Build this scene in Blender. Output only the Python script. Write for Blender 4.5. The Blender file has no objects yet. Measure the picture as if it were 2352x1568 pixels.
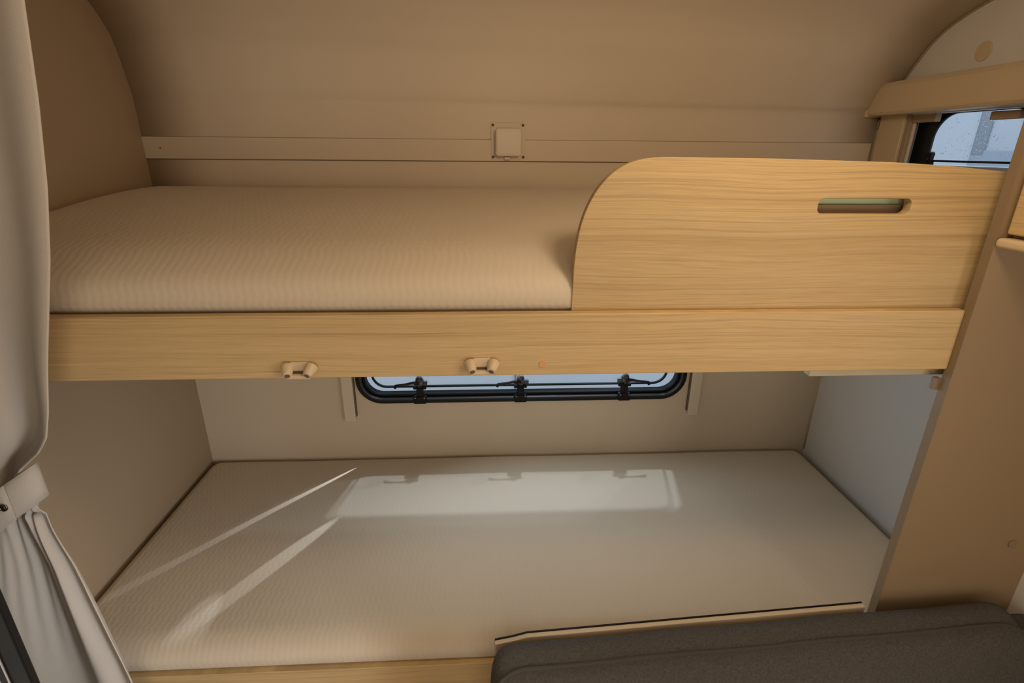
import bpy, bmesh, math, random
from mathutils import Vector, Matrix
random.seed(7)
PI = math.pi
scene = bpy.context.scene
C = scene.collection

# ------------------------------------------------------------------ camera
def make_camera():
    yaw, pitch, roll = .0555, .3527, .0087
    cy, sy, cp, sp = math.cos(yaw), math.sin(yaw), math.cos(pitch), math.sin(pitch)
    F = Vector((sy*cp, cy*cp, -sp)); r = Vector((cy, -sy, 0)); u = r.cross(F)
    r2 = math.cos(roll)*r + math.sin(roll)*u; u2 = -math.sin(roll)*r + math.cos(roll)*u
    cam = bpy.data.cameras.new('camera'); o = bpy.data.objects.new('camera', cam); C.objects.link(o)
    m = Matrix((( r2.x, u2.x, -F.x, .9396), (r2.y, u2.y, -F.y, -1.6), (r2.z, u2.z, -F.z, 1.5168), (0, 0, 0, 1)))
    o.matrix_world = m
    cam.sensor_width = 36; cam.lens = 1200.43/2352*36
    cam.clip_start = .02
    scene.camera = o
make_camera()

# ------------------------------------------------------------------ world, sun, lights, exposure
w = bpy.data.worlds.new('world'); scene.world = w; w.use_nodes = True
w.node_tree.nodes['Background'].inputs[0].default_value = (.80, .88, 1.0, 1)
w.node_tree.nodes['Background'].inputs[1].default_value = 1.1
scene.view_settings.view_transform = 'Standard'
scene.view_settings.look = 'None'
scene.view_settings.exposure = 0.0
scene.view_settings.gamma = 1.0
scene.view_settings.use_curve_mapping = False

def look(o, d):
    o.rotation_euler = Vector(d).to_track_quat('-Z', 'Y').to_euler()
def lamp(name, kind, loc, d, energy, color, **kw):
    l = bpy.data.lights.new(name, kind); l.energy = energy; l.color = color
    for k, v in kw.items(): setattr(l, k, v)
    o = bpy.data.objects.new(name, l); C.objects.link(o); o.location = loc; look(o, d)
    return o
lamp('sun', 'SUN', (0, 3, 4), (-.20, -1, -1.93), 1.25, (.80, .90, 1), angle=math.radians(1.8))
lamp('second_sun_fill', 'SUN', (3, 3, 4), (-.51, -.57, -.95), .24, (.86, .93, 1), angle=math.radians(2))  # added weak second sun, widens the light patch on the mattress leftwards
# daylight through the dinette window in the right wall, behind the photographer's right shoulder
lamp('dinette_window_daylight', 'AREA', (2.07, -1.75, 1.12), (-1, .12, -.05), 7.5, (1, .93, .84),
     shape='RECTANGLE', size=1.1, size_y=.5)
# added unseen fill lamp behind the photographer, lights the bunk fronts
lamp('front_fill_lamp', 'AREA', (.92, -2.9, .82), (0, 1, -.04), 10.3, (1, .87, .72), shape='RECTANGLE', size=1.1, size_y=1.3)
# warm ceiling lamp
lamp('ceiling_lamp_light', 'POINT', (1.38, -1.12, 1.85), (0, 0, -1), 8.0, (1, .78, .53), shadow_soft_size=.09)
# skylight entering through the low back window
lamp('low_window_skylight', 'AREA', (1.07, -.006, .97), (.52, -1, -.20), 2.1, (.76, .88, 1), shape='RECTANGLE', size=.95, size_y=.30)
# added narrow lamp by the right wall, brightens curtain and lower left wall
lamp('curtain_fill_beam', 'AREA', (2.04, -1.85, .86), (-1.94, 1.15, -.30), 1.1, (.88, .94, 1), shape='RECTANGLE', size=.5, size_y=.35, spread=math.radians(38))
# added unseen spot lamps that draw light streaks on the lower mattress
def streak_spot(name, loc, target, energy, half_len, half_wid, line):
    # spot cone squeezed into a fan whose plane holds the line
    l = bpy.data.lights.new(name, 'SPOT'); l.energy = energy; l.color = (.82, .90, 1)
    l.spot_size = 2*half_len; l.spot_blend = .55; l.shadow_soft_size = .001
    o = bpy.data.objects.new(name, l); C.objects.link(o)
    z = (Vector(loc)-Vector(target)).normalized()
    x = Vector(line); x = (x - z*x.dot(z)).normalized(); y = z.cross(x)
    m = Matrix(((x.x, y.x, z.x), (x.y, y.y, z.y), (x.z, y.z, z.z))).to_4x4()
    m.translation = Vector(loc); o.matrix_world = m @ Matrix.Diagonal((1, half_wid/half_len, 1, 1))
    return o
G = True
if G:
    streak_spot('mattress_streak_spot', (.585, .004, .80), (.33, -.27, .505), 5, .62, .022, (-.51, -.57, 0))
    streak_spot('mattress_streak_spot', (.60, -.02, 1.02), (.395, -.51, .505), 8, .27, .034, (-.24, -.36, 0))
    streak_spot('mattress_streak_spot', (.62, -.02, 1.00), (.272, -.72, .505), 8.0, .10, .045, (-.02, -.2, 0))

# ------------------------------------------------------------------ materials
def mat(name, col, rough=.6, metal=0, spec=.5, bump=None, noise=None, trans=0, emit=None, alpha=None):
    m = bpy.data.materials.new(name); m.use_nodes = True
    nt = m.node_tree; b = nt.nodes['Principled BSDF']
    b.inputs['Base Color'].default_value = (*col, 1); b.inputs['Roughness'].default_value = rough
    b.inputs['Metallic'].default_value = metal; b.inputs['Specular IOR Level'].default_value = spec
    if trans: b.inputs['Transmission Weight'].default_value = trans
    tc = nt.nodes.new('ShaderNodeTexCoord')
    if noise:
        sc, amt, stretch = noise
        mp = nt.nodes.new('ShaderNodeMapping'); mp.inputs['Scale'].default_value = stretch
        n = nt.nodes.new('ShaderNodeTexNoise'); n.inputs['Scale'].default_value = sc; n.inputs['Detail'].default_value = 3
        nt.links.new(tc.outputs['Object'], mp.inputs[0]); nt.links.new(mp.outputs[0], n.inputs['Vector'])
        r = nt.nodes.new('ShaderNodeMapRange'); r.inputs['From Min'].default_value = .3; r.inputs['From Max'].default_value = .7
        r.inputs['To Min'].default_value = 1-amt; r.inputs['To Max'].default_value = 1+amt
        nt.links.new(n.outputs['Fac'], r.inputs['Value'])
        x = nt.nodes.new('ShaderNodeVectorMath'); x.operation = 'SCALE'; x.inputs[0].default_value = col
        nt.links.new(r.outputs[0], x.inputs['Scale']); nt.links.new(x.outputs[0], b.inputs['Base Color'])
    if bump:
        sc, st = bump
        n = nt.nodes.new('ShaderNodeTexNoise'); n.inputs['Scale'].default_value = sc; n.inputs['Detail'].default_value = 2
        nt.links.new(tc.outputs['Object'], n.inputs['Vector'])
        bp = nt.nodes.new('ShaderNodeBump'); bp.inputs['Strength'].default_value = st; bp.inputs['Distance'].default_value = .002
        nt.links.new(n.outputs['Fac'], bp.inputs['Height']); nt.links.new(bp.outputs[0], b.inputs['Normal'])
    return m

def wood(name, base, dark, light, seed=0.0):
    m = bpy.data.materials.new(name); m.use_nodes = True
    nt = m.node_tree; N = nt.nodes; L = nt.links; b = N['Principled BSDF']
    b.inputs['Roughness'].default_value = .5; b.inputs['Specular IOR Level'].default_value = .3
    tc = N.new('ShaderNodeTexCoord')
    def noise(scale, vec_scale, detail, dist=0, off=0):
        mp = N.new('ShaderNodeMapping'); mp.inputs['Scale'].default_value = vec_scale
        mp.inputs['Location'].default_value = (seed+off, off, seed)
        n = N.new('ShaderNodeTexNoise'); n.inputs['Scale'].default_value = scale
        n.inputs['Detail'].default_value = detail; n.inputs['Distortion'].default_value = dist
        L.new(tc.outputs['Object'], mp.inputs[0]); L.new(mp.outputs[0], n.inputs['Vector']); return n.outputs['Fac']
    warp = noise(1.0, (1.3, 1, 7), 2)                       # slow waviness of the grain
    cx = N.new('ShaderNodeSeparateXYZ'); L.new(tc.outputs['Object'], cx.inputs[0])
    mul = N.new('ShaderNodeMath'); mul.operation = 'MULTIPLY_ADD'; L.new(warp, mul.inputs[0]); mul.inputs[1].default_value = .045
    L.new(cx.outputs['Z'], mul.inputs[2])
    cm = N.new('ShaderNodeCombineXYZ'); L.new(cx.outputs['X'], cm.inputs[0]); L.new(cx.outputs['Y'], cm.inputs[1]); L.new(mul.outputs[0], cm.inputs[2])
    def grain(vec_scale, detail, off):
        mp = N.new('ShaderNodeMapping'); mp.inputs['Scale'].default_value = vec_scale; mp.inputs['Location'].default_value = (off+seed, off, off)
        n = N.new('ShaderNodeTexNoise'); n.inputs['Scale'].default_value = 1; n.inputs['Detail'].default_value = detail
        n.inputs['Roughness'].default_value = .6
        L.new(cm.outputs[0], mp.inputs[0]); L.new(mp.outputs[0], n.inputs['Vector']); return n.outputs['Fac']
    broad = grain((.7, 1, 58), 3, 3.1)
    lines = grain((1.2, 1, 300), 4, 8.7)
    fine = grain((14, 1, 700), 2, 5.2)
    r1 = N.new('ShaderNodeValToRGB'); e = r1.color_ramp.elements
    e[0].position = .30; e[0].color = (*dark, 1); e[1].position = .72; e[1].color = (*light, 1)
    x = e.new(.48); x.color = (*base, 1)
    L.new(broad, r1.inputs[0])
    def darken(prev, fac, lo, hi, a, bb):
        r = N.new('ShaderNodeMapRange'); r.inputs['From Min'].default_value = lo; r.inputs['From Max'].default_value = hi
        r.inputs['To Min'].default_value = a; r.inputs['To Max'].default_value = bb
        L.new(fac, r.inputs['Value'])
        v = N.new('ShaderNodeVectorMath'); v.operation = 'SCALE'; L.new(prev, v.inputs[0]); L.new(r.outputs[0], v.inputs['Scale'])
        return v.outputs[0]
    c = darken(r1.outputs[0], lines, .34, .47, .80, 1.0)
    c = darken(c, fine, .3, .7, .90, 1.08)
    L.new(c, b.inputs['Base Color'])
    bp = N.new('ShaderNodeBump'); bp.inputs['Strength'].default_value = .15; bp.inputs['Distance'].default_value = .0005
    L.new(lines, bp.inputs['Height']); L.new(bp.outputs[0], b.inputs['Normal'])
    return m

def ticking(name, col, seed=0):
    """knitted mattress ticking: raised zig-zag ribs"""
    m = bpy.data.materials.new(name); m.use_nodes = True
    nt = m.node_tree; N = nt.nodes; L = nt.links; b = N['Principled BSDF']
    b.inputs['Base Color'].default_value = (*col, 1); b.inputs['Roughness'].default_value = .95
    b.inputs['Specular IOR Level'].default_value = .1
    b.inputs['Sheen Weight'].default_value = .15
    tc = N.new('ShaderNodeTexCoord'); s = N.new('ShaderNodeSeparateXYZ'); L.new(tc.outputs['Object'], s.inputs[0])
    def M(op, a, bb=None, cc=None):
        n = N.new('ShaderNodeMath'); n.operation = op
        for i, v in enumerate((a, bb, cc)):
            if v is None: continue
            if isinstance(v, (int, float)): n.inputs[i].default_value = v
            else: L.new(v, n.inputs[i])
        return n.outputs[0]
    X, Y, Z = s.outputs
    yz = M('SUBTRACT', Y, Z)
    zig = M('MULTIPLY', M('SINE', M('MULTIPLY', yz, 2*PI/.030)), 1.1)
    ribs = M('SINE', M('ADD', M('MULTIPLY', X, 2*PI/.0135), zig))
    cross = M('SINE', M('MULTIPLY', yz, 2*PI/.011))
    n = N.new('ShaderNodeTexNoise'); n.inputs['Scale'].default_value = 420; L.new(tc.outputs['Object'], n.inputs['Vector'])
    h = M('ADD', M('MULTIPLY', ribs, .5), M('MULTIPLY', cross, .18)); h = M('ADD', h, M('MULTIPLY', n.outputs['Fac'], .7))
    bp = N.new('ShaderNodeBump'); bp.inputs['Strength'].default_value = .22; bp.inputs['Distance'].default_value = .0010
    L.new(h, bp.inputs['Height']); L.new(bp.outputs[0], b.inputs['Normal'])
    return m

M_wall = mat('cream_wall_laminate', (.66, .56, .43), .55, spec=.25, bump=(900, .06), noise=(2.5, .02, (1, 1, 1)))
M_panel = mat('brown_laminate_dimmed', (.30, .21, .12), .6, spec=.25, bump=(900, .05), noise=(3, .02, (1, 1, 1)))  # same laminate as the left wall, darkened to offset the frontal light
M_green = mat('pale_green_lit_tone', (.60, .74, .46), .5)
M_brown = mat('brown_beige_laminate', (.37, .275, .18), .55, spec=.3, bump=(900, .05), noise=(3, .02, (1, 1, 1)))
M_side = mat('pale_side_laminate', (.70, .68, .64), .5, spec=.3, bump=(900, .05))
M_cream = mat('cream_plastic', (.62, .50, .34), .42, spec=.4)
M_pale = mat('pale_plastic', (.70, .60, .48), .4)
M_pale2 = mat('white_window_profile', (.66, .68, .66), .4)
M_groove = mat('groove_shadow_gap', (.16, .11, .07), .8)
M_edge = mat('panel_edge_band', (.25, .185, .115), .5)
M_wood = wood('ash_board_dimmed', (.50, .358, .177), (.447, .310, .145), (.535, .390, .198))  # darker copy of the ash, offsets the near lamp on the guard rail
M_wood2 = wood('ash_board_rail', (.575, .408, .20), (.515, .355, .168), (.61, .44, .225), 4.3)
M_ply = mat('pale_plywood', (.62, .52, .34), .6, noise=(6, .06, (1, 8, 1)))
M_tick = ticking('mattress_ticking', (.635, .545, .425))
M_black = mat('black_plastic', (.009, .009, .010), .3, spec=.28)
M_rubber = mat('black_rubber', (.008, .008, .009), .5, spec=.2)
M_dgrey = mat('dark_grey_plastic', (.035, .038, .044), .3)
M_chrome = mat('brushed_chrome', (.75, .76, .78), .25, metal=1)
M_brass = mat('dark_stud_metal', (.22, .19, .15), .3, metal=1)
M_plug = mat('orange_plug_cap', (.66, .33, .13), .5)
M_screw = mat('screw_hole_brown', (.10, .045, .02), .6)
M_curtain = mat('taupe_curtain_cloth', (.60, .545, .475), .9, spec=.1, bump=(700, .25))
M_tie = mat('taupe_tie_cloth', (.56, .51, .445), .9, spec=.1, bump=(900, .35))
M_sofa = mat('charcoal_upholstery', (.085, .078, .071), .95, spec=.1, bump=(900, .5), noise=(260, .22, (1, 1, 1)))
M_pipe = mat('charcoal_piping', (.072, .064, .056), .9, spec=.1)
M_floor = mat('brown_vinyl_floor', (.26, .18, .11), .5, noise=(4, .15, (1, 12, 1)))
M_ceil = mat('cream_ceiling', (.66, .57, .45), .6)
M_glass = None
def glass():
    m = bpy.data.materials.new('tinted_acrylic'); m.use_nodes = True; nt = m.node_tree
    for n in list(nt.nodes): nt.nodes.remove(n)
    out = nt.nodes.new('ShaderNodeOutputMaterial'); mix = nt.nodes.new('ShaderNodeMixShader')
    t = nt.nodes.new('ShaderNodeBsdfTransparent'); t.inputs[0].default_value = (.88, .92, .95, 1)
    g = nt.nodes.new('ShaderNodeBsdfGlossy'); g.inputs['Roughness'].default_value = .02
    f = nt.nodes.new('ShaderNodeLayerWeight'); f.inputs[0].default_value = .5
    pw = nt.nodes.new('ShaderNodeMath'); pw.operation = 'POWER'; pw.inputs[1].default_value = 4
    ml = nt.nodes.new('ShaderNodeMath'); ml.operation = 'MULTIPLY_ADD'; ml.inputs[1].default_value = .6; ml.inputs[2].default_value = .03
    nt.links.new(f.outputs['Facing'], pw.inputs[0]); nt.links.new(pw.outputs[0], ml.inputs[0]); nt.links.new(ml.outputs[0], mix.inputs[0]); nt.links.new(t.outputs[0], mix.inputs[1]); nt.links.new(g.outputs[0], mix.inputs[2])
    nt.links.new(mix.outputs[0], out.inputs[0]); return m
M_glass = glass()
M_drop = mat('rain_drop', (.9, .95, 1), .03, trans=1.0)
M_out = mat('white_caravan_paint', (.70, .74, .78), .35)
M_out2 = mat('grey_caravan_trim', (.25, .28, .31), .4)
M_grey = mat('grey_caravan_panel', (.36, .40, .44), .4)
M_grey2 = mat('pale_blue_grey_panel', (.50, .57, .64), .4)
M_ground = mat('wet_concrete', (.42, .44, .46), .5, noise=(3, .1, (1, 1, 1)))

# ------------------------------------------------------------------ helpers
def link_mesh(name, bm, m, parent=None, smooth=False, bevel=0, seg=2):
    bmesh.ops.recalc_face_normals(bm, faces=bm.faces)
    me = bpy.data.meshes.new(name)
    off = parent_loc(parent)
    if off.length: bmesh.ops.translate(bm, verts=bm.verts, vec=-off)
    bm.to_mesh(me); bm.free(); me.materials.append(m)
    if smooth:
        for p in me.polygons: p.use_smooth = True
    o = bpy.data.objects.new(name, me); C.objects.link(o)
    if parent: o.parent = parent
    if bevel:
        b = o.modifiers.new('bevel', 'BEVEL'); b.width = bevel; b.segments = seg; b.limit_method = 'ANGLE'
        b.harden_normals = False
    return o
def parent_loc(p):
    v = Vector((0, 0, 0))
    while p is not None:
        v += p.location; p = p.parent
    return v
def thing(name, label, cat, loc=(0, 0, 0), group=None, kind=None):
    o = bpy.data.objects.new(name, None); C.objects.link(o); o.location = loc; o.empty_display_size = .05
    if label: o['label'] = label
    if cat: o['category'] = cat
    if group: o['group'] = group
    if kind: o['kind'] = kind
    return o
def tag(o, label, cat, group=None, kind=None):
    o['label'] = label; o['category'] = cat
    if group: o['group'] = group
    if kind: o['kind'] = kind
    return o
def structure(o, label, cat):
    o['kind'] = 'structure'; o['label'] = label; o['category'] = cat; return o
def box(bm, x0, x1, y0, y1, z0, z1):
    v = [bm.verts.new(p) for p in ((x0, y0, z0), (x1, y0, z0), (x1, y1, z0), (x0, y1, z0), (x0, y0, z1), (x1, y0, z1), (x1, y1, z1), (x0, y1, z1))]
    for f in ((0, 3, 2, 1), (4, 5, 6, 7), (0, 1, 5, 4), (1, 2, 6, 5), (2, 3, 7, 6), (3, 0, 4, 7)): bm.faces.new([v[i] for i in f])
    return v
def bx(name, dims, m, parent=None, bevel=.001, seg=2):
    bm = bmesh.new(); box(bm, *dims); return link_mesh(name, bm, m, parent, bevel=bevel, seg=seg)
def cyl(bm, p0, p1, r0, r1=None, n=20, caps=True):
    p0, p1 = Vector(p0), Vector(p1); r1 = r0 if r1 is None else r1
    d = (p1-p0).normalized(); a = d.orthogonal().normalized(); b = d.cross(a)
    A = []; B = []
    for i in range(n):
        t = 2*PI*i/n; e = a*math.cos(t)+b*math.sin(t)
        A.append(bm.verts.new(p0+e*r0)); B.append(bm.verts.new(p1+e*r1))
    for i in range(n): bm.faces.new((A[i], A[(i+1) % n], B[(i+1) % n], B[i]))
    if caps: bm.faces.new(A[::-1]); bm.faces.new(B)
def tube(bm, pts, r, n=12, closed=False):
    pts = [Vector(p) for p in pts]; rings = []
    N_ = len(pts); prev = None
    for i, p in enumerate(pts):
        if closed: d = (pts[(i+1) % N_]-pts[i-1]).normalized()
        else: d = (pts[min(i+1, N_-1)]-pts[max(i-1, 0)]).normalized()
        a = (prev - d*prev.dot(d)).normalized() if prev is not None else d.orthogonal().normalized()
        prev = a; b = d.cross(a)
        rr = r(i/(N_-1)) if callable(r) else r
        rings.append([bm.verts.new(p+(a*math.cos(2*PI*k/n)+b*math.sin(2*PI*k/n))*rr) for k in range(n)])
    for i in range(N_ if closed else N_-1):
        A, B = rings[i], rings[(i+1) % N_]
        for k in range(n): bm.faces.new((A[k], A[(k+1) % n], B[(k+1) % n], B[k]))
    if not closed: bm.faces.new(rings[0][::-1]); bm.faces.new(rings[-1])
def rrect(x0, x1, y0, y1, r, n=8):
    pts = []
    for cx, cy, a0 in ((x1-r, y0+r, -PI/2), (x1-r, y1-r, 0), (x0+r, y1-r, PI/2), (x0+r, y0+r, PI)):
        for i in range(n+1):
            t = a0+PI/2*i/n; pts.append((cx+r*math.cos(t), cy+r*math.sin(t)))
    return pts
def plate(name, outlines, to3d, depth, m, parent=None, bevel=0):
    """flat plate with holes from closed 2-D outlines, extruded by depth along the third axis"""
    cu = bpy.data.curves.new(name, 'CURVE'); cu.dimensions = '2D'; cu.fill_mode = 'BOTH'
    cu.extrude = depth/2-bevel; cu.bevel_depth = bevel; cu.bevel_resolution = 2; cu.offset = -bevel
    for ol in outlines:
        s = cu.splines.new('POLY'); s.points.add(len(ol)-1); s.use_cyclic_u = True
        for i, p in enumerate(ol): s.points[i].co = (p[0], p[1], 0, 1)
    t = bpy.data.objects.new('tmp', cu); C.objects.link(t)
    dg = bpy.context.evaluated_depsgraph_get()
    me = bpy.data.meshes.new_from_object(t.evaluated_get(dg))
    bpy.data.objects.remove(t); bpy.data.curves.remove(cu)
    bm = bmesh.new(); bm.from_mesh(me); bpy.data.meshes.remove(me)
    bmesh.ops.remove_doubles(bm, verts=bm.verts, dist=1e-5)
    for v in bm.verts: v.co = Vector(to3d(v.co.x, v.co.y, v.co.z))
    return link_mesh(name, bm, m, parent)
def XZ(y): return lambda a, b, c: (a, y+c, b)
def YZ(x): return lambda a, b, c: (x+c, a, b)
def ring(bm, outer, inner, to3d, d0, d1):
    """closed ring between two outlines with the same number of points, from depth d0 to d1"""
    n = len(outer)
    V = [[bm.verts.new(to3d(p[0], p[1], d)) for p in ol] for ol, d in ((outer, d0), (inner, d0), (inner, d1), (outer, d1))]
    for k in range(4):
        A, B = V[k], V[(k+1) % 4]
        for i in range(n): bm.faces.new((A[i], A[(i+1) % n], B[(i+1) % n], B[i]))
def inset(x0, x1, y0, y1, r, d, n=8): return rrect(x0+d, x1-d, y0+d, y1-d, max(r-d, .002), n)

# ------------------------------------------------------------------ room shell
W = 2.1
LW = (.513, 1.625, .712, 1.262, .085)      # lower window frame outline in the back wall: x0 x1 z0 z1 corner radius
prof_l = [(0, 0), (0, 1.30), (0, 1.60), (-.006, 1.665), (-.030, 1.762), (-.060, 1.808), (-.096, 1.842), (-.16, 1.885), (-.26, 1.918), (-.40, 1.935), (-.56, 1.94)]
prof_r = [(0, 0), (0, 1.30), (0, 1.58), (-.020, 1.640), (-.060, 1.700), (-.096, 1.745), (-.135, 1.785), (-.185, 1.815), (-.277, 1.845), (-.40, 1.865), (-.56, 1.88)]
def smooth_prof(p, n):
    out = []
    for i in range(len(p)-1):
        p0 = p[max(i-1, 0)]; p1 = p[i]; p2 = p[i+1]; p3 = p[min(i+2, len(p)-1)]
        for k in range(n):
            t = k/n
            f = lambda a, b, c, d: .5*((2*b)+(-a+c)*t+(2*a-5*b+4*c-d)*t*t+(-a+3*b-3*c+d)*t**3)
            out.append((f(p0[0], p1[0], p2[0], p3[0]), f(p0[1], p1[1], p2[1], p3[1])) if i >= 2 else (p1[0]+(p2[0]-p1[0])*t, p1[1]+(p2[1]-p1[1])*t))
    return out+[p[-1]]
PL, PR = smooth_prof(prof_l, 6), smooth_prof(prof_r, 6)
i0 = 6                                      # index of z = 1.30
# back wall: flat lower part with the window hole, then the curved upper part
wl = thing('wall_back', None, None); structure(wl, 'cream back wall of the caravan curving forward to the ceiling', 'wall')
plate('lower_wall_panel', [[(0, 0), (W, 0), (W, 1.30), (0, 1.30)], inset(*LW, .012)], XZ(.015), .03, M_wall, wl)
bm = bmesh.new(); nx = 12; rows = []
for j in range(i0, len(PL)):
    rows.append([bm.verts.new((W*i/nx, PL[j][0]*(1-i/nx)+PR[j][0]*i/nx, PL[j][1]*(1-i/nx)+PR[j][1]*i/nx)) for i in range(nx+1)])
for j in range(len(rows)-1):
    for i in range(nx): bm.faces.new((rows[j][i], rows[j][i+1], rows[j+1][i+1], rows[j+1][i]))
o = link_mesh('upper_wall_panel', bm, M_wall, wl, smooth=True)
s = o.modifiers.new('thick', 'SOLIDIFY'); s.thickness = .03; s.offset = -1 if o.data.polygons[0].normal.y < 0 else 1
# seam cover strip on the back wall with two fine grooves
tr = thing('trim_1', None, None); structure(tr, 'flat cream seam strip running along the back wall above the upper mattress', 'trim')
bm = bmesh.new(); box(bm, 0, 2.09, -.0022, -.0002, 1.484, 1.541)
link_mesh('strip', bm, M_wall, tr, bevel=.0006)
bx('groove', (0.0, 2.09, -.0012, -.0001, 1.4815, 1.484), M_groove, tr, bevel=0)
bx('groove', (0.0, 2.09, -.0010, -.0001, 1.541, 1.5422), M_edge, tr, bevel=0)
bm = bmesh.new(); cyl(bm, (.045, -.0022, 1.512), (.045, -.0028, 1.512), .0022)
link_mesh('pin', bm, M_groove, tr)
# left partition (its edge follows the curve of the back wall because it butts against it)
o = bx('wall_left', (-.02, 0, -.775, 0.03, 0, 1.95), M_brown, bevel=0); structure(o, 'brown-beige partition wall closing the left end of both bunks', 'wall')
# right wall with the small side window
SW = (-.445, -.115, 1.30, 1.612, .012)       # opening y0 y1 z0 z1
o = plate('wall_right', [[(-3.1, 0), (.03, 0), (.03, 1.95), (-3.1, 1.95)], rrect(*SW)], YZ(W+.015), .03, M_side)
structure(o, 'pale side wall at the right end of the bunks', 'wall')
o = bx('wall_outer_left', (-.72, -.70, -3.1, -.775, 0, 1.95), M_wall, bevel=0); structure(o, 'cream wall left of the photographer', 'wall')
o.name = 'wall_kitchen'
o = bx('wall_front', (-.72, W+.03, -3.13, -3.1, 0, 1.95), M_wall, bevel=0); structure(o, 'cream wall behind the photographer', 'wall')
o = bx('wall_divider', (-.72, -.021, -.775, -.762, 0, 1.95), M_wall, bevel=0); structure(o, 'cream wall behind the tied-back curtain', 'wall')
o.name = 'wall_passage'
o = bx('floor', (-.72, W+.03, -3.13, .03, -.03, 0), M_floor, bevel=0); structure(o, 'brown vinyl floor', 'floor')
o = bx('ceiling', (-.72, W+.03, -3.13, .03, 1.95, 1.98), M_ceil, bevel=0); structure(o, 'cream ceiling', 'ceiling')
bm = bmesh.new(); rr = [[bm.verts.new((W*i/nx, y, (1.94*(1-i/nx)+1.88*i/nx)*(1-t)+1.948*t)) for i in range(nx+1)] for y, t in ((-.56, 0), (-.75, .6), (-.95, 1))]
for j in range(2):
    for i in range(nx): bm.faces.new((rr[j][i], rr[j][i+1], rr[j+1][i+1], rr[j+1][i]))
o = link_mesh('ceiling_cove', bm, M_ceil, smooth=True); structure(o, 'cream ceiling panel joining the curved back wall', 'ceiling'); o.name = 'ceiling_bunk'
# thin cove bead where the curved wall meets the right wall
bm = bmesh.new(); tube(bm, [(W-.002, y-.001, z-.001) for y, z in PR[12:]], .003, 8)
o = link_mesh('trim_2', bm, M_brown, smooth=True); structure(o, 'thin brown bead following the curved corner at upper right', 'trim')
bm = bmesh.new(); tube(bm, [(W-.002, -.002, z) for z in (.50, .8, 1.15)], .003, 8)
o = link_mesh('trim_3', bm, M_cream, smooth=True); structure(o, 'thin upright bead in the right corner of the lower bunk', 'trim')
# right partition in front of the bunk ends
pr = thing('wall_partition', None, None); structure(pr, 'narrow brown partition panel at the right end of the bunk opening', 'wall')
bx('panel', (1.7915, W, -.770, -.752, 0, 1.95), M_panel, pr, bevel=.0)
bx('edge_band', (1.7900, 1.7915, -.7705, -.7515, 0, 1.95), M_edge, pr, bevel=.0004)
bx('catch', (1.780, 1.790, -.752, -.742, 1.098, 1.122), M_edge, pr, bevel=.001)
bm = bmesh.new(); cyl(bm, (2.045, -.770, .745), (2.045, -.773, .745), .009)
link_mesh('plug_cap', bm, M_edge, pr, bevel=.001)

# screw cover on the right wall
bm = bmesh.new(); cyl(bm, (W, -.293, 1.738), (W-.003, -.293, 1.738), .021, n=32)
tag(link_mesh('cover_cap', bm, M_cream, bevel=.001), 'round cream cap on the side wall above the small window', 'cap')

# ------------------------------------------------------------------ lower back window
win = thing('window_1', None, None, (1.07, 0, .712)); structure(win, 'low back window with black rounded frame above the lower mattress', 'window')
bm = bmesh.new()
ring(bm, inset(*LW, 0), inset(*LW, .020), XZ(0), -.009, .030)
link_mesh('window_frame', bm, M_black, win, bevel=.003, seg=3)
bm = bmesh.new(); ring(bm, inset(*LW, .014), inset(*LW, .020), XZ(0), -.013, -.009)
link_mesh('frame_lip', bm, M_dgrey, win, bevel=.0015)
bm = bmesh.new(); ring(bm, inset(*LW, .020), inset(*LW, .029), XZ(0), .004, .034)
link_mesh('gasket', bm, M_rubber, win, bevel=.003, seg=3)
SR = (.556, 1.572, .752, 1.23, .05)
bm = bmesh.new(); ring(bm, inset(*SR, 0), inset(*SR, .006), XZ(0), .030, .040)
link_mesh('sash_seal', bm, M_rubber, win, bevel=.0015)
plate('pane', [inset(*LW, .010)], XZ(.045), .004, M_glass, win)
def latch(cx, side):
    t = bpy.data.objects.new('window_latch', None); C.objects.link(t); t.parent = win
    t.location = Vector((cx, 0, .73))-win.location
    bm = bmesh.new()
    box(bm, cx-.021, cx+.021, -.022, -.002, .715, .742)
    box(bm, cx-.011, cx+.011, -.018, .006, .740, .772)
    box(bm, cx-.022, cx+.022, -.014, .012, .764, .776)
    link_mesh('bracket', bm, M_rubber, t, bevel=.004, seg=3)
    bm = bmesh.new()
    cyl(bm, (cx+.001, .006, .786), (cx+.001, -.022, .791), .014, .012, 20)
    bmesh.ops.create_uvsphere(bm, u_segments=16, v_segments=10, radius=.0125, matrix=Matrix.Translation((cx, -.012, .800)))
    cyl(bm, (cx-side*.026, -.012, .786), (cx-side*.006, -.012, .788), .0095, .009, 16)
    link_mesh('pivot', bm, M_dgrey, t, smooth=True, bevel=.002)
    bm = bmesh.new()
    tube(bm, [(cx, -.016, .792), (cx+side*.022, -.020, .792), (cx+side*.044, -.022, .789), (cx+side*.062, -.023, .786), (cx+side*.076, -.023, .783), (cx+side*.080, -.023, .777)],
         lambda t: .0085-.0050*math.sin(PI*min(t*1.25, 1)) if t < .8 else .0060, 12)
    link_mesh('lever', bm, M_black, t, smooth=True)
    for s in (-1, 1):
        bm = bmesh.new(); cyl(bm, (cx+s*.015, -.0222, .738), (cx+s*.015, -.0235, .738), .0018, n=10); link_mesh('screw', bm, M_chrome, t)
latch(.722, -1); latch(1.058, -1); latch(1.412, 1)
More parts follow.
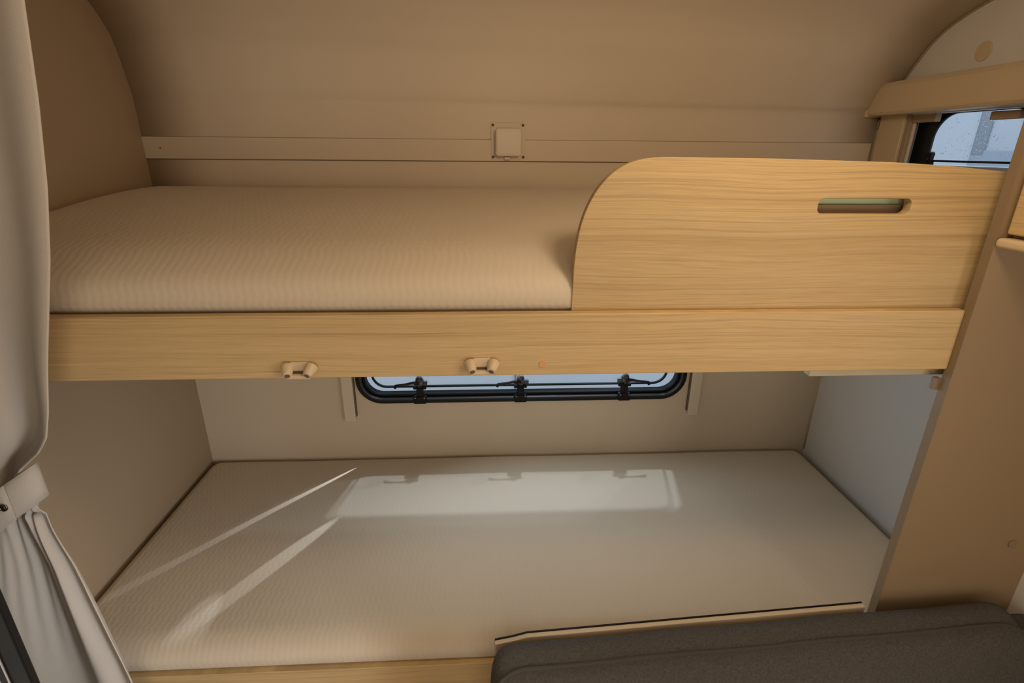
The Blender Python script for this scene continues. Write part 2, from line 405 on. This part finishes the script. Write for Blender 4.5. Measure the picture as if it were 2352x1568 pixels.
# blind tracks beside the window
def track(x0, x1, s, lab):
    t = thing('blind_track', lab, 'blind track', ((x0+x1)/2, 0, .652))
    bx('rail', (x0, x1, -.018, -.0005, .652, 1.19), M_pale, t, bevel=.002)
    xi = x1 if s > 0 else x0-.004
    bx('slot', (xi, xi+.004, -.012, -.0005, .668, 1.19), M_groove, t, bevel=0)
track(.468, .504, 1, 'upright cream blind track left of the low back window')
track(1.641, 1.676, -1, 'upright cream blind track right of the low back window')

# ------------------------------------------------------------------ side window in the right wall
win2 = thing('window_2', None, None, (W, -.28, 1.30)); structure(win2, 'small rain-spotted window in the side wall beyond the guard rail', 'window')
bx('window_frame', (W-.012, W, -.112, -.020, 1.30, 1.70), M_cream, win2, bevel=.002)
bx('inner_jamb', (W-.004, W+.020, -.124, -.112, 1.30, 1.612), M_brown, win2, bevel=.001)
bx('blind_rail', (W+.006, W+.012, -.131, -.124, 1.30, 1.612), M_pale, win2, bevel=.001)
bx('blind_end', (W+.002, W+.018, -.20, -.112, 1.592, 1.614), M_brown, win2, bevel=.001)
gz = (-.420, -.160, 1.502, 1.640, .055)
plate('black_surround', [[(-.4449, 1.40), (-.1151, 1.40), (-.1151, 1.66), (-.4449, 1.66)], rrect(-.4445, -.172, 1.405, 1.6105, .060)], YZ(W+.034), .008, M_black, win2)
plate('pane', [[(-.47, 1.29), (-.10, 1.29), (-.10, 1.66), (-.47, 1.66)]], YZ(W+.045), .004, M_glass, win2)
bx('sash_bar', (W+.022, W+.032, -.43, -.185, 1.494, 1.499), M_rubber, win2, bevel=.0008)
bx('sill', (W+.052, W+.09, -.4449, -.140, 1.44, 1.486), M_pale2, win2, bevel=.002)
bx('end_jamb', (W+.052, W+.075, -.480, -.437, 1.44, 1.61), M_pale2, win2, bevel=.002)
bm = bmesh.new(); cyl(bm, (W+.005, -.192, 1.489), (W+.030, -.192, 1.489), .010); cyl(bm, (W+.012, -.192, 1.512), (W+.030, -.192, 1.512), .0075)
box(bm, W+.012, W+.024, -.205, -.198, 1.49, 1.517)
link_mesh('latch', bm, M_rubber, win2, bevel=.002)
bx('blind_pull', (W-.002, W+.014, -.43, -.36, 1.588, 1.606), M_brown, win2, bevel=.002)
bm = bmesh.new()
for i in range(230):
    y = random.uniform(-.43, -.19); z = random.uniform(1.50, 1.61)
    if random.random() < .35: y = -.30+random.gauss(0, .018)
    r = random.uniform(.0006, .0017)
    bmesh.ops.create_icosphere(bm, subdivisions=1, radius=r, matrix=Matrix.Translation((W+.0475, y, z)) @ Matrix.Diagonal((.6, 1, 1.3, 1)))
o = link_mesh('raindrops', bm, M_drop, win2, smooth=True); o['kind'] = 'stuff'
# blind cassette over the side window
cs = thing('blind_cassette', 'long cream blind cassette over the small side window at upper right', 'blind', (W, -.3, 1.614))
bm = bmesh.new()
sec = [(W, 1.614), (W-.046, 1.614), (W-.052, 1.622), (W-.052, 1.684), (W-.044, 1.697), (W, 1.701)]
for ya, yb_ in ((-.70, -.012),):
    A = [bm.verts.new((x, ya, z)) for x, z in sec]; B = [bm.verts.new((x, yb_, z)) for x, z in sec]
    n = len(sec)
    for i in range(n): bm.faces.new((A[i], A[(i+1) % n], B[(i+1) % n], B[i]))
    bm.faces.new(A[::-1]); bm.faces.new(B)
link_mesh('housing', bm, M_cream, cs, bevel=.002)
bx('end_cap', (W-.054, W, -.012, -.0005, 1.611, 1.703), M_cream, cs, bevel=.002)
for z, x in ((1.702, W-.05), (1.608, W-.012)):
    bm = bmesh.new(); cyl(bm, (x, -.010, z), (x, -.0135, z), .0035, n=12); link_mesh('screw', bm, M_screw, cs)

# ------------------------------------------------------------------ wall switch
sw = thing('switch_box', 'small square cream cover plate with four corner screws on the back wall', 'switch', (1.013, 0, 1.49))
plate('base_plate', [rrect(.964, 1.061, 1.489, 1.586, .008)], XZ(-.0030), .0012, M_wall, sw)
plate('box_cover', [rrect(.976, 1.049, 1.497, 1.571, .009)], XZ(-.0125), .018, M_pale, sw, bevel=.003)
plate('button', [rrect(.980, 1.037, 1.503, 1.567, .005)], XZ(-.0222), .0016, M_pale, sw, bevel=.0004)
bx('tab', (1.001, 1.019, -.010, -.003, 1.487, 1.496), M_pale, sw, bevel=.002)
for x, z in ((.969, 1.580), (1.054, 1.580), (.969, 1.495), (1.056, 1.495)):
    bm = bmesh.new(); cyl(bm, (x, -.0034, z), (x, -.0055, z), .0038, n=14); link_mesh('screw', bm, M_screw, sw, bevel=.0006)

# ------------------------------------------------------------------ upper bunk
ub = thing('upper_bunk', 'upper bunk with pale wood front board and curved guard rail', 'bunk bed', (.95, -.755, 1.142))
bx('front_board', (.012, 1.7898, -.757, -.739, 1.1425, 1.2555), M_wood2, ub, bevel=.0015)
bx('bed_base', (.001, 2.098, -.738, -.002, 1.222, 1.240), M_ply, ub, bevel=.001)
bx('bearer', (1.55, 2.098, -.728, -.710, 1.119, 1.222), M_ply, ub, bevel=.001)
bx('end_bearer', (.002, .022, -.728, -.002, 1.16, 1.222), M_ply, ub, bevel=.001)
def q(p0, p1, p2, n=10):
    return [tuple(((1-t)**2)*a+2*t*(1-t)*b+t*t*c for a, b, c in zip(p0, p1, p2)) for t in [i/n for i in range(n+1)]]
GY = -.728
curve = [(1.090, 1.246), (1.0905, 1.30), (1.092, 1.35), (1.098, 1.395), (1.108, 1.428), (1.123, 1.457), (1.144, 1.481), (1.168, 1.496), (1.195, 1.504), (1.225, 1.507)]
sm = []
for i in range(len(curve)-1):
    p0, p1, p2, p3 = curve[max(i-1, 0)], curve[i], curve[i+1], curve[min(i+2, len(curve)-1)]
    for k in range(4):
        t = k/4; sm.append(tuple(.5*((2*b)+(-a+c)*t+(2*a-5*b+4*c-d)*t*t+(-a+3*b-3*c+d)*t**3) for a, b, c, d in zip(p0, p1, p2, p3)))
outline = sm+[curve[-1], (1.40, 1.506), (1.60, 1.502), (1.70, 1.497), (1.835, 1.486), (1.835, 1.246)]
slot = rrect(1.494, 1.655, 1.419, 1.4445, .010)
g = plate('guard_rail', [outline, slot], XZ(GY), .018, M_wood, ub, bevel=.0012)
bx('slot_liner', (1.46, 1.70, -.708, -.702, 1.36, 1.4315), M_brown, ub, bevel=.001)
bx('green_lit_band', (1.45, 1.71, -.700, -.690, 1.40, 1.447), M_green, ub, bevel=.001)  # added strip, its pale green stands in for the lit band behind the slot
def clip(cx, zc, rot):
    t = bpy.data.objects.new('ladder_clip', None); C.objects.link(t); t.parent = ub
    t.location = Vector((cx, -.757, zc))-ub.location
    y0 = -.757
    bm = bmesh.new(); box(bm, cx-.015, cx+.015, y0-.004, y0, zc-.010, zc+.016); 
    link_mesh('back_plate', bm, M_cream, t, bevel=.003, seg=3)
    for s in (-1, 1):
        x = cx+s*.016
        bm = bmesh.new()
        cyl(bm, (x+s*.005, y0-.001, zc+.007), (x, y0-.019, zc-.003), .0118, .0072, 24)
        link_mesh('socket', bm, M_cream, t, smooth=True, bevel=.002)
        bm = bmesh.new(); d = Vector((-s*.005, -.018, -.010)).normalized(); c0 = Vector((x, y0-.019, zc-.003))
        cyl(bm, c0-d*.002, c0+d*.0006, .0045, n=16); link_mesh('hole', bm, M_groove, t)
    bm = bmesh.new(); box(bm, cx-.020, cx+.020, y0-.017, y0-.007, zc-.011, zc-.003)
    link_mesh('cross_bar', bm, M_cream, t, bevel=.0025, seg=3)
    bm = bmesh.new(); box(bm, cx-.015, cx+.015, y0-.0048, y0-.0038, zc-.004, zc+.000); link_mesh('slot_shadow', bm, M_groove, t)
clip(.623, 1.158, 0); clip(.934, 1.161, 0)
bm = bmesh.new(); cyl(bm, (1.040, -.757, 1.163), (1.040, -.7580, 1.163), .0062, n=24)
o = link_mesh('plug_cap', bm, M_plug, ub, bevel=.0004); o['label'] = 'small orange plug cap in the front board'

def mattress(name, x0, x1, y0, y1, z0, z1, rc, r, crown=0, wob=0, front=None, kb=.4):
    """soft slab built from nested rounded loops, rolled edges, light crown"""
    bm = bmesh.new(); loops = []
    H = z1-z0; prof = [(r*.35, z0), (r*.12, z0+H*.05), (0, z0+H*.18), (0, z0+H*.40)]
    rv = H*.60
    for i in range(1, 11):
        a = PI/2*i/10; prof.append((r*(1-math.cos(a)), z0+H*.40+rv*math.sin(a)))
    d = r
    while d < (y1-y0)/2-.03: d += .03; prof.append((d, z1))
    for d, z in prof:
        pts = []
        ds = min(d, r)*kb+max(0, d-r); xa, xb, ya, yb = x0+ds, x1-ds, y0+d, y1-ds; rr_ = max(rc-d, .004)
        for cx, cy, a0 in ((xb-rr_, ya+rr_, -PI/2), (xb-rr_, yb-rr_, 0), (xa+rr_, yb-rr_, PI/2), (xa+rr_, ya+rr_, PI)):
            for i in range(7):
                t = a0+PI/2*i/6; pts.append((cx+rr_*math.cos(t), cy+rr_*math.sin(t)))
        # subdivide the long straight sides
        full = []
        for i, p in enumerate(pts):
            nx_ = pts[(i+1) % len(pts)]; full.append(p)
            if i % 7 == 6:
                k = 40 if (i//7) % 2 == 1 else 16
                for j in range(1, k): full.append((p[0]+(nx_[0]-p[0])*j/k, p[1]+(nx_[1]-p[1])*j/k))
        loops.append([(px, py, z) for px, py in full])
    V = []
    for lp in loops:
        row = []
        for x, y, z in lp:
            u = (x-x0)/(x1-x0)*2-1; v = (y-y0)/(y1-y0)*2-1; k = (z-z0)/H
            z += crown*k*(1-v*v)*(1-u**6)
            z += wob*k*(math.sin(x*7.1+1)*math.cos(y*6)+.5*math.sin(x*15+y*9))
            if front: z += front(x, y)*k
            row.append(bm.verts.new((x, y, z)))
        V.append(row)
    for A, B in zip(V[:-1], V[1:]):
        n = len(A)
        for i in range(n): bm.faces.new((A[i], A[(i+1) % n], B[(i+1) % n], B[i]))
    bm.faces.new(V[0][::-1]); bm.faces.new(V[-1])
    return link_mesh(name, bm, M_tick, None, smooth=True)
o = mattress('mattress', .004, 2.085, -.734, -.004, 1.241, 1.345, .06, .125, .0, .0010, lambda x, y: .066*math.sin(PI/2*max(0, min(1, (y+.70)/.62))), kb=.25)
tag(o, 'beige knitted mattress lying on the upper bunk behind the guard rail', 'mattress')

# ------------------------------------------------------------------ lower bunk
lb = thing('lower_bunk', 'lower bunk base with pale wood front panel below the sunlit mattress', 'bunk bed', (1, -.755, 0))
bx('front_board', (.001, 1.789, -.757, -.739, .0, .447), M_wood2, lb, bevel=.0015)
bx('bed_base', (.001, 2.098, -.738, -.002, .425, .443), M_ply, lb, bevel=.001)
o = mattress('mattress', .0008, 2.078, -.748, -.0012, .444, .508, .06, .06, .004, .0008, kb=.55)
tag(o, 'beige knitted mattress on the lower bunk with a patch of window light', 'mattress')

# ------------------------------------------------------------------ overhead locker at right
oc = thing('overhead_locker', 'wooden overhead locker at the right edge against the brown partition', 'cabinet', (1.95, -1.3, 1.372))
bx('body', (1.815, W-.001, -2.6, -.772, 1.385, 1.949), M_brown, oc, bevel=.001)
bx('door', (1.798, 1.814, -1.6, -.776, 1.392, 1.94), M_wood2, oc, bevel=.003)
bx('lip', (1.786, 1.83, -2.6, -.772, 1.370, 1.386), M_cream, oc, bevel=.006, seg=4)

# ------------------------------------------------------------------ sofa backrest with backboard
def lerp(a, b, t): return a+(b-a)*t
sf = thing('sofa', 'charcoal fabric sofa with piped backrest in front of the lower bunk', 'sofa', (1.5, -.86, .30))
A0, A1 = Vector((.938, -.842, 0)), Vector((2.045, -.783, 0))
dirx = (A1-A0).normalized(); nrm = Vector((dirx.y, -dirx.x, 0))   # towards the room
def sofa_pt(s, d, z): return A0+dirx*s+nrm*d+Vector((0, 0, z))
Ls = (A1-A0).length
secs = [(.0, .30), (.0, .45), (.002, .585), (.006, .610), (.018, .623), (.040, .624), (.064, .613), (.078, .612), (.096, .603), (.112, .582), (.132, .545), (.145, .49), (.150, .40), (.150, .30)]
bm = bmesh.new(); rows = []; ns = 40
for i in range(ns+1):
    t = i/ns; s = Ls*t
    # rounded ends
    e = min(s, Ls-s); k = 1-math.sqrt(max(0, 1-(1-min(e/.035, 1))**2))
    row = []
    for d, z in secs:
        zz = z-k*.018*max(0, (z-.45)/.17); dd = .075+(d-.075)*(1-k*.35)
        zz += .0015*math.sin(s*19+d*30)*(1 if z > .5 else 0)
        row.append(bm.verts.new(sofa_pt(s, dd, zz)))
    rows.append(row)
for a, b in zip(rows[:-1], rows[1:]):
    for k in range(len(secs)-1): bm.faces.new((a[k], a[k+1], b[k+1], b[k]))
    bm.faces.new((a[-1], a[0], b[0], b[-1]))
bm.faces.new(rows[0]); bm.faces.new(rows[-1][::-1])
o = link_mesh('backrest', bm, M_sofa, sf, smooth=True)
sb = o.modifiers.new('sub', 'SUBSURF'); sb.levels = 1; sb.render_levels = 2
bm = bmesh.new(); pts = []
for i in range(61):
    s = .004+(Ls-.008)*i/60; e = min(s, Ls-s); k = 1-math.sqrt(max(0, 1-(1-min(e/.07, 1))**2))
    pts.append(sofa_pt(s, .065+k*.045, .6130-k*.032+.0015*math.sin(s*19+1.6)))
tube(bm, pts, .0042, 10)
link_mesh('piping', bm, M_pipe, sf, smooth=True)
bb = thing('sofa_backboard', 'thin pale wooden board showing behind the top of the charcoal backrest', 'board', (1.35, -.80, .45))
bm = bmesh.new()
P = [(0.012, .0), (.80, 0)]
pr2 = [(.016, .30), (.016, .601), (.050, .606), (.080, .613), (.80, .616), (.80, .30)]
A = [bm.verts.new(sofa_pt(s, -.001, z)) for s, z in pr2]; B = [bm.verts.new(sofa_pt(s, -.011, z)) for s, z in pr2]
for i in range(len(A)): bm.faces.new((A[i], A[(i+1) % len(A)], B[(i+1) % len(A)], B[i]))
bm.faces.new(A[::-1]); bm.faces.new(B)
link_mesh('panel', bm, M_cream, bb, bevel=.001)
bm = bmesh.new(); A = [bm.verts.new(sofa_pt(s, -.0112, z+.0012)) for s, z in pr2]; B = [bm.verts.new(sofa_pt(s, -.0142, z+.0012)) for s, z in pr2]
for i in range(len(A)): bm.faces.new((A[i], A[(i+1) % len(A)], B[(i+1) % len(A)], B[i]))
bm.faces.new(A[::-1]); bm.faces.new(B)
link_mesh('gap_shade_strip', bm, M_rubber, bb)  # added black strip, stands in for shade in the gap behind the board
bx('base', (.95, 2.03, -1.35, -.96, 0, .29), M_wood, sf, bevel=.003)
bm = bmesh.new(); box(bm, 2.052, 2.099, -1.7, -.800, .32, .592)
o = link_mesh('side_cushion', bm, M_sofa, bevel=.016, seg=5); 
for p in o.data.polygons: p.use_smooth = True
tag(o, 'dark cushion edge against the right wall beside the charcoal backrest', 'cushion')

# ------------------------------------------------------------------ curtain at left
cu = thing('curtain', 'taupe cloth curtain tied back at the left of the bunks', 'curtain', (.10, -.84, 0))
edge = [(1.93, .395), (1.80, .385), (1.69, .369), (1.57, .352), (1.461, .332), (1.36, .307), (1.275, .281), (1.20, .258), (1.12, .236), (1.07, .219), (1.045, .200), (1.025, .176), (1.005, .152), (.985, .146), (.955, .152), (.925, .156), (.90, .158), (.88, .160), (.85, .166), (.80, .178), (.739, .186), (.65, .197), (.55, .208), (.45, .216), (.30, .225), (.10, .235), (.01, .24)]
def ev(z):
    for (za, xa), (zb, xb) in zip(edge[:-1], edge[1:]):
        if zb <= z <= za: return xb+(xa-xb)*(z-zb)/(za-zb)
    return edge[-1][1] if z < .01 else edge[0][1]
TZ = .925
def left(z):
    d = abs(z-TZ); return -.02-.26*(1-math.exp(-(d/.30)**1.5))
bm = bmesh.new(); nu, nz = 170, 130; rows = []
zs = [1.93-(1.93-.01)*i/nz for i in range(nz+1)]
for z in zs:
    row = []; xr = ev(z); xl = left(z); dt = abs(z-TZ); near = math.exp(-(dt/.12)**2)
    amp = .020*(1-.35*near)
    for j in range(nu+1):
        u = j/nu                       # 0 right edge .. 1 left edge
        x = xr+.012+(xl-xr)*u
        if z > TZ:
            ph = u*2*PI*3.3*(1+.55*u)+.35*math.sin(z*3)
            fold = -math.cos(ph)*amp
            fine = .006*math.sin(u*60+z*22)*near
        else:
            ph = 2*PI*(1.55*(1-math.exp(-u*6.5))+.75*u)+.5*math.sin(z*2.2)
            fold = -math.cos(ph)*amp*(.45+.55*u)
            fine = .0030*math.sin(u*95+z*9)*math.exp(-(u/.38)**2)*math.exp(-((z-.82)/.2)**2)+.005*math.sin(u*60+z*22)*math.exp(-dt/.045)
        row.append(bm.verts.new((x, -.805+fold+fine, z)))
    rows.append(row)
for a, b in zip(rows[:-1], rows[1:]):
    for j in range(nu): bm.faces.new((a[j], a[j+1], b[j+1], b[j]))
o = link_mesh('cloth', bm, M_curtain, cu, smooth=True)
s = o.modifiers.new('thick', 'SOLIDIFY'); s.thickness = .0018
# tie-back band: a tilted loop round the gathered cloth
def loop_pt(a, h):
    x = .082+.100*math.cos(a); y = -.808+.044*math.sin(a)
    return (x, y, .922+.62*(x-.09)+h)
bm = bmesh.new(); R_ = []
for i in range(64):
    a = 2*PI*i/64
    R_.append([bm.verts.new(loop_pt(a, h)) for h in (-.032, -.012, .012, .034)])
for i in range(64):
    A, B = R_[i], R_[(i+1) % 64]
    for k in range(3): bm.faces.new((A[k], A[k+1], B[k+1], B[k]))
o = link_mesh('tie_band', bm, M_tie, cu, smooth=True); s = o.modifiers.new('thick', 'SOLIDIFY'); s.thickness = .004
bm = bmesh.new(); R_ = []
for i in range(14):
    a = math.radians(-150+i*8.3)
    R_.append([bm.verts.new(Vector(loop_pt(a, h*(1 if i < 12 else .93)))+Vector((0, -.005, 0))) for h in (-.036, 0, .036)])
for i in range(13):
    A, B = R_[i], R_[i+1]
    for k in range(2): bm.faces.new((A[k], A[k+1], B[k+1], B[k]))
o = link_mesh('tie_flap', bm, M_tie, cu, smooth=True); s = o.modifiers.new('thick', 'SOLIDIFY'); s.thickness = .003
p = Vector(loop_pt(math.radians(-47), .0)); p.y -= .009
bm = bmesh.new(); tube(bm, [p+Vector((.0055*math.cos(t*PI/8), 0, .0055*math.sin(t*PI/8))) for t in range(16)], .0016, 8, closed=True)
cyl(bm, p+Vector((0, .004, 0)), p+Vector((0, -.001, 0)), .0035)
link_mesh('stud', bm, M_brass, cu, smooth=True)

# ------------------------------------------------------------------ tall cabinet edge at lower left
fc = thing('tall_cabinet', 'tall cabinet at the lower left corner with a black door seal and chrome strip', 'cabinet', (-.1, -1.25, 0))
bx('body', (-.40, .218, -1.50, -1.003, 0, 1.60), M_side, fc, bevel=.002)
bx('door_seal', (.218, .262, -1.010, -.998, 0, 1.60), M_black, fc, bevel=.002)
bx('chrome_strip', (.232, .2355, -1.0125, -1.010, 0, 1.60), M_chrome, fc, bevel=.0008)

# ------------------------------------------------------------------ ceiling lamp behind the photographer
cl = thing('ceiling_lamp', 'round cream ceiling lamp in front of the bunks', 'lamp', (1.38, -1.12, 1.95))
bm = bmesh.new(); cyl(bm, (1.38, -1.12, 1.949), (1.38, -1.12, 1.935), .10, n=48); link_mesh('housing', bm, M_pale, cl, bevel=.004)

# ------------------------------------------------------------------ outside: ground and neighbouring caravans
o = bx('ground', (-14, 16, .6, 16, -.62, -.55), M_ground, bevel=0); structure(o, 'wet pale ground outside the caravan', 'ground')
o = bx('ground_side', (2.7, 16, -14, .6, -.62, -.55), M_ground, bevel=0); structure(o, 'wet pale ground beside the caravan', 'ground'); o.name = 'ground'
def caravan(name, lab, x0, x1, y0, y1, seams, axis):
    t = thing(name, lab, 'caravan', ((x0+x1)/2, (y0+y1)/2, -.55))
    bx('body', (x0, x1, y0, y1, -.25, 1.9), M_out, t, bevel=.08, seg=5)
    if axis == 'y':
        bx('skirt', (x0, x1, y0-.02, y0, -.35, .055), M_ground, t, bevel=.005)
        for sx in seams: bx('seam', (sx-.005, sx+.005, y0-.012, y0+.001, .055, 1.8), M_out2, t, bevel=0)
        for wx in (x0+.7, x1-.7):
            bm = bmesh.new(); cyl(bm, (wx, y0+.02, -.25), (wx, y0+.2, -.25), .30, n=32); link_mesh('wheel', bm, M_rubber, t, bevel=.01)
    else:
        bx('grey_panel', (x0-.012, x0, 2.27, 2.40, 1.50, 1.9), M_grey, t, bevel=.01)
        bx('grey_panel', (x0-.014, x0, 2.43, 2.60, 1.70, 1.9), M_grey, t, bevel=.01)
        bx('lower_band', (x0-.010, x0, y0, y1, -.2, 1.535), M_grey2, t, bevel=.01)
        bx('rail', (x0-.05, x0-.012, 2.425, 2.445, -.2, 1.9), M_out2, t, bevel=.004)
        for wy in (y0+.8, y1-.8):
            bm = bmesh.new(); cyl(bm, (x0+.02, wy, -.25), (x0+.2, wy, -.25), .30, n=32); link_mesh('wheel', bm, M_rubber, t, bevel=.01)
caravan('neighbour_caravan', 'white caravan parked outside, seen through the low back window', -1.6, 3.6, 1.25, 3.2, (1.12,), 'y')
caravan('neighbour_caravan', 'white caravan with grey strips seen through the small side window', 4.6, 6.6, -.5, 4.6, (), 'x')
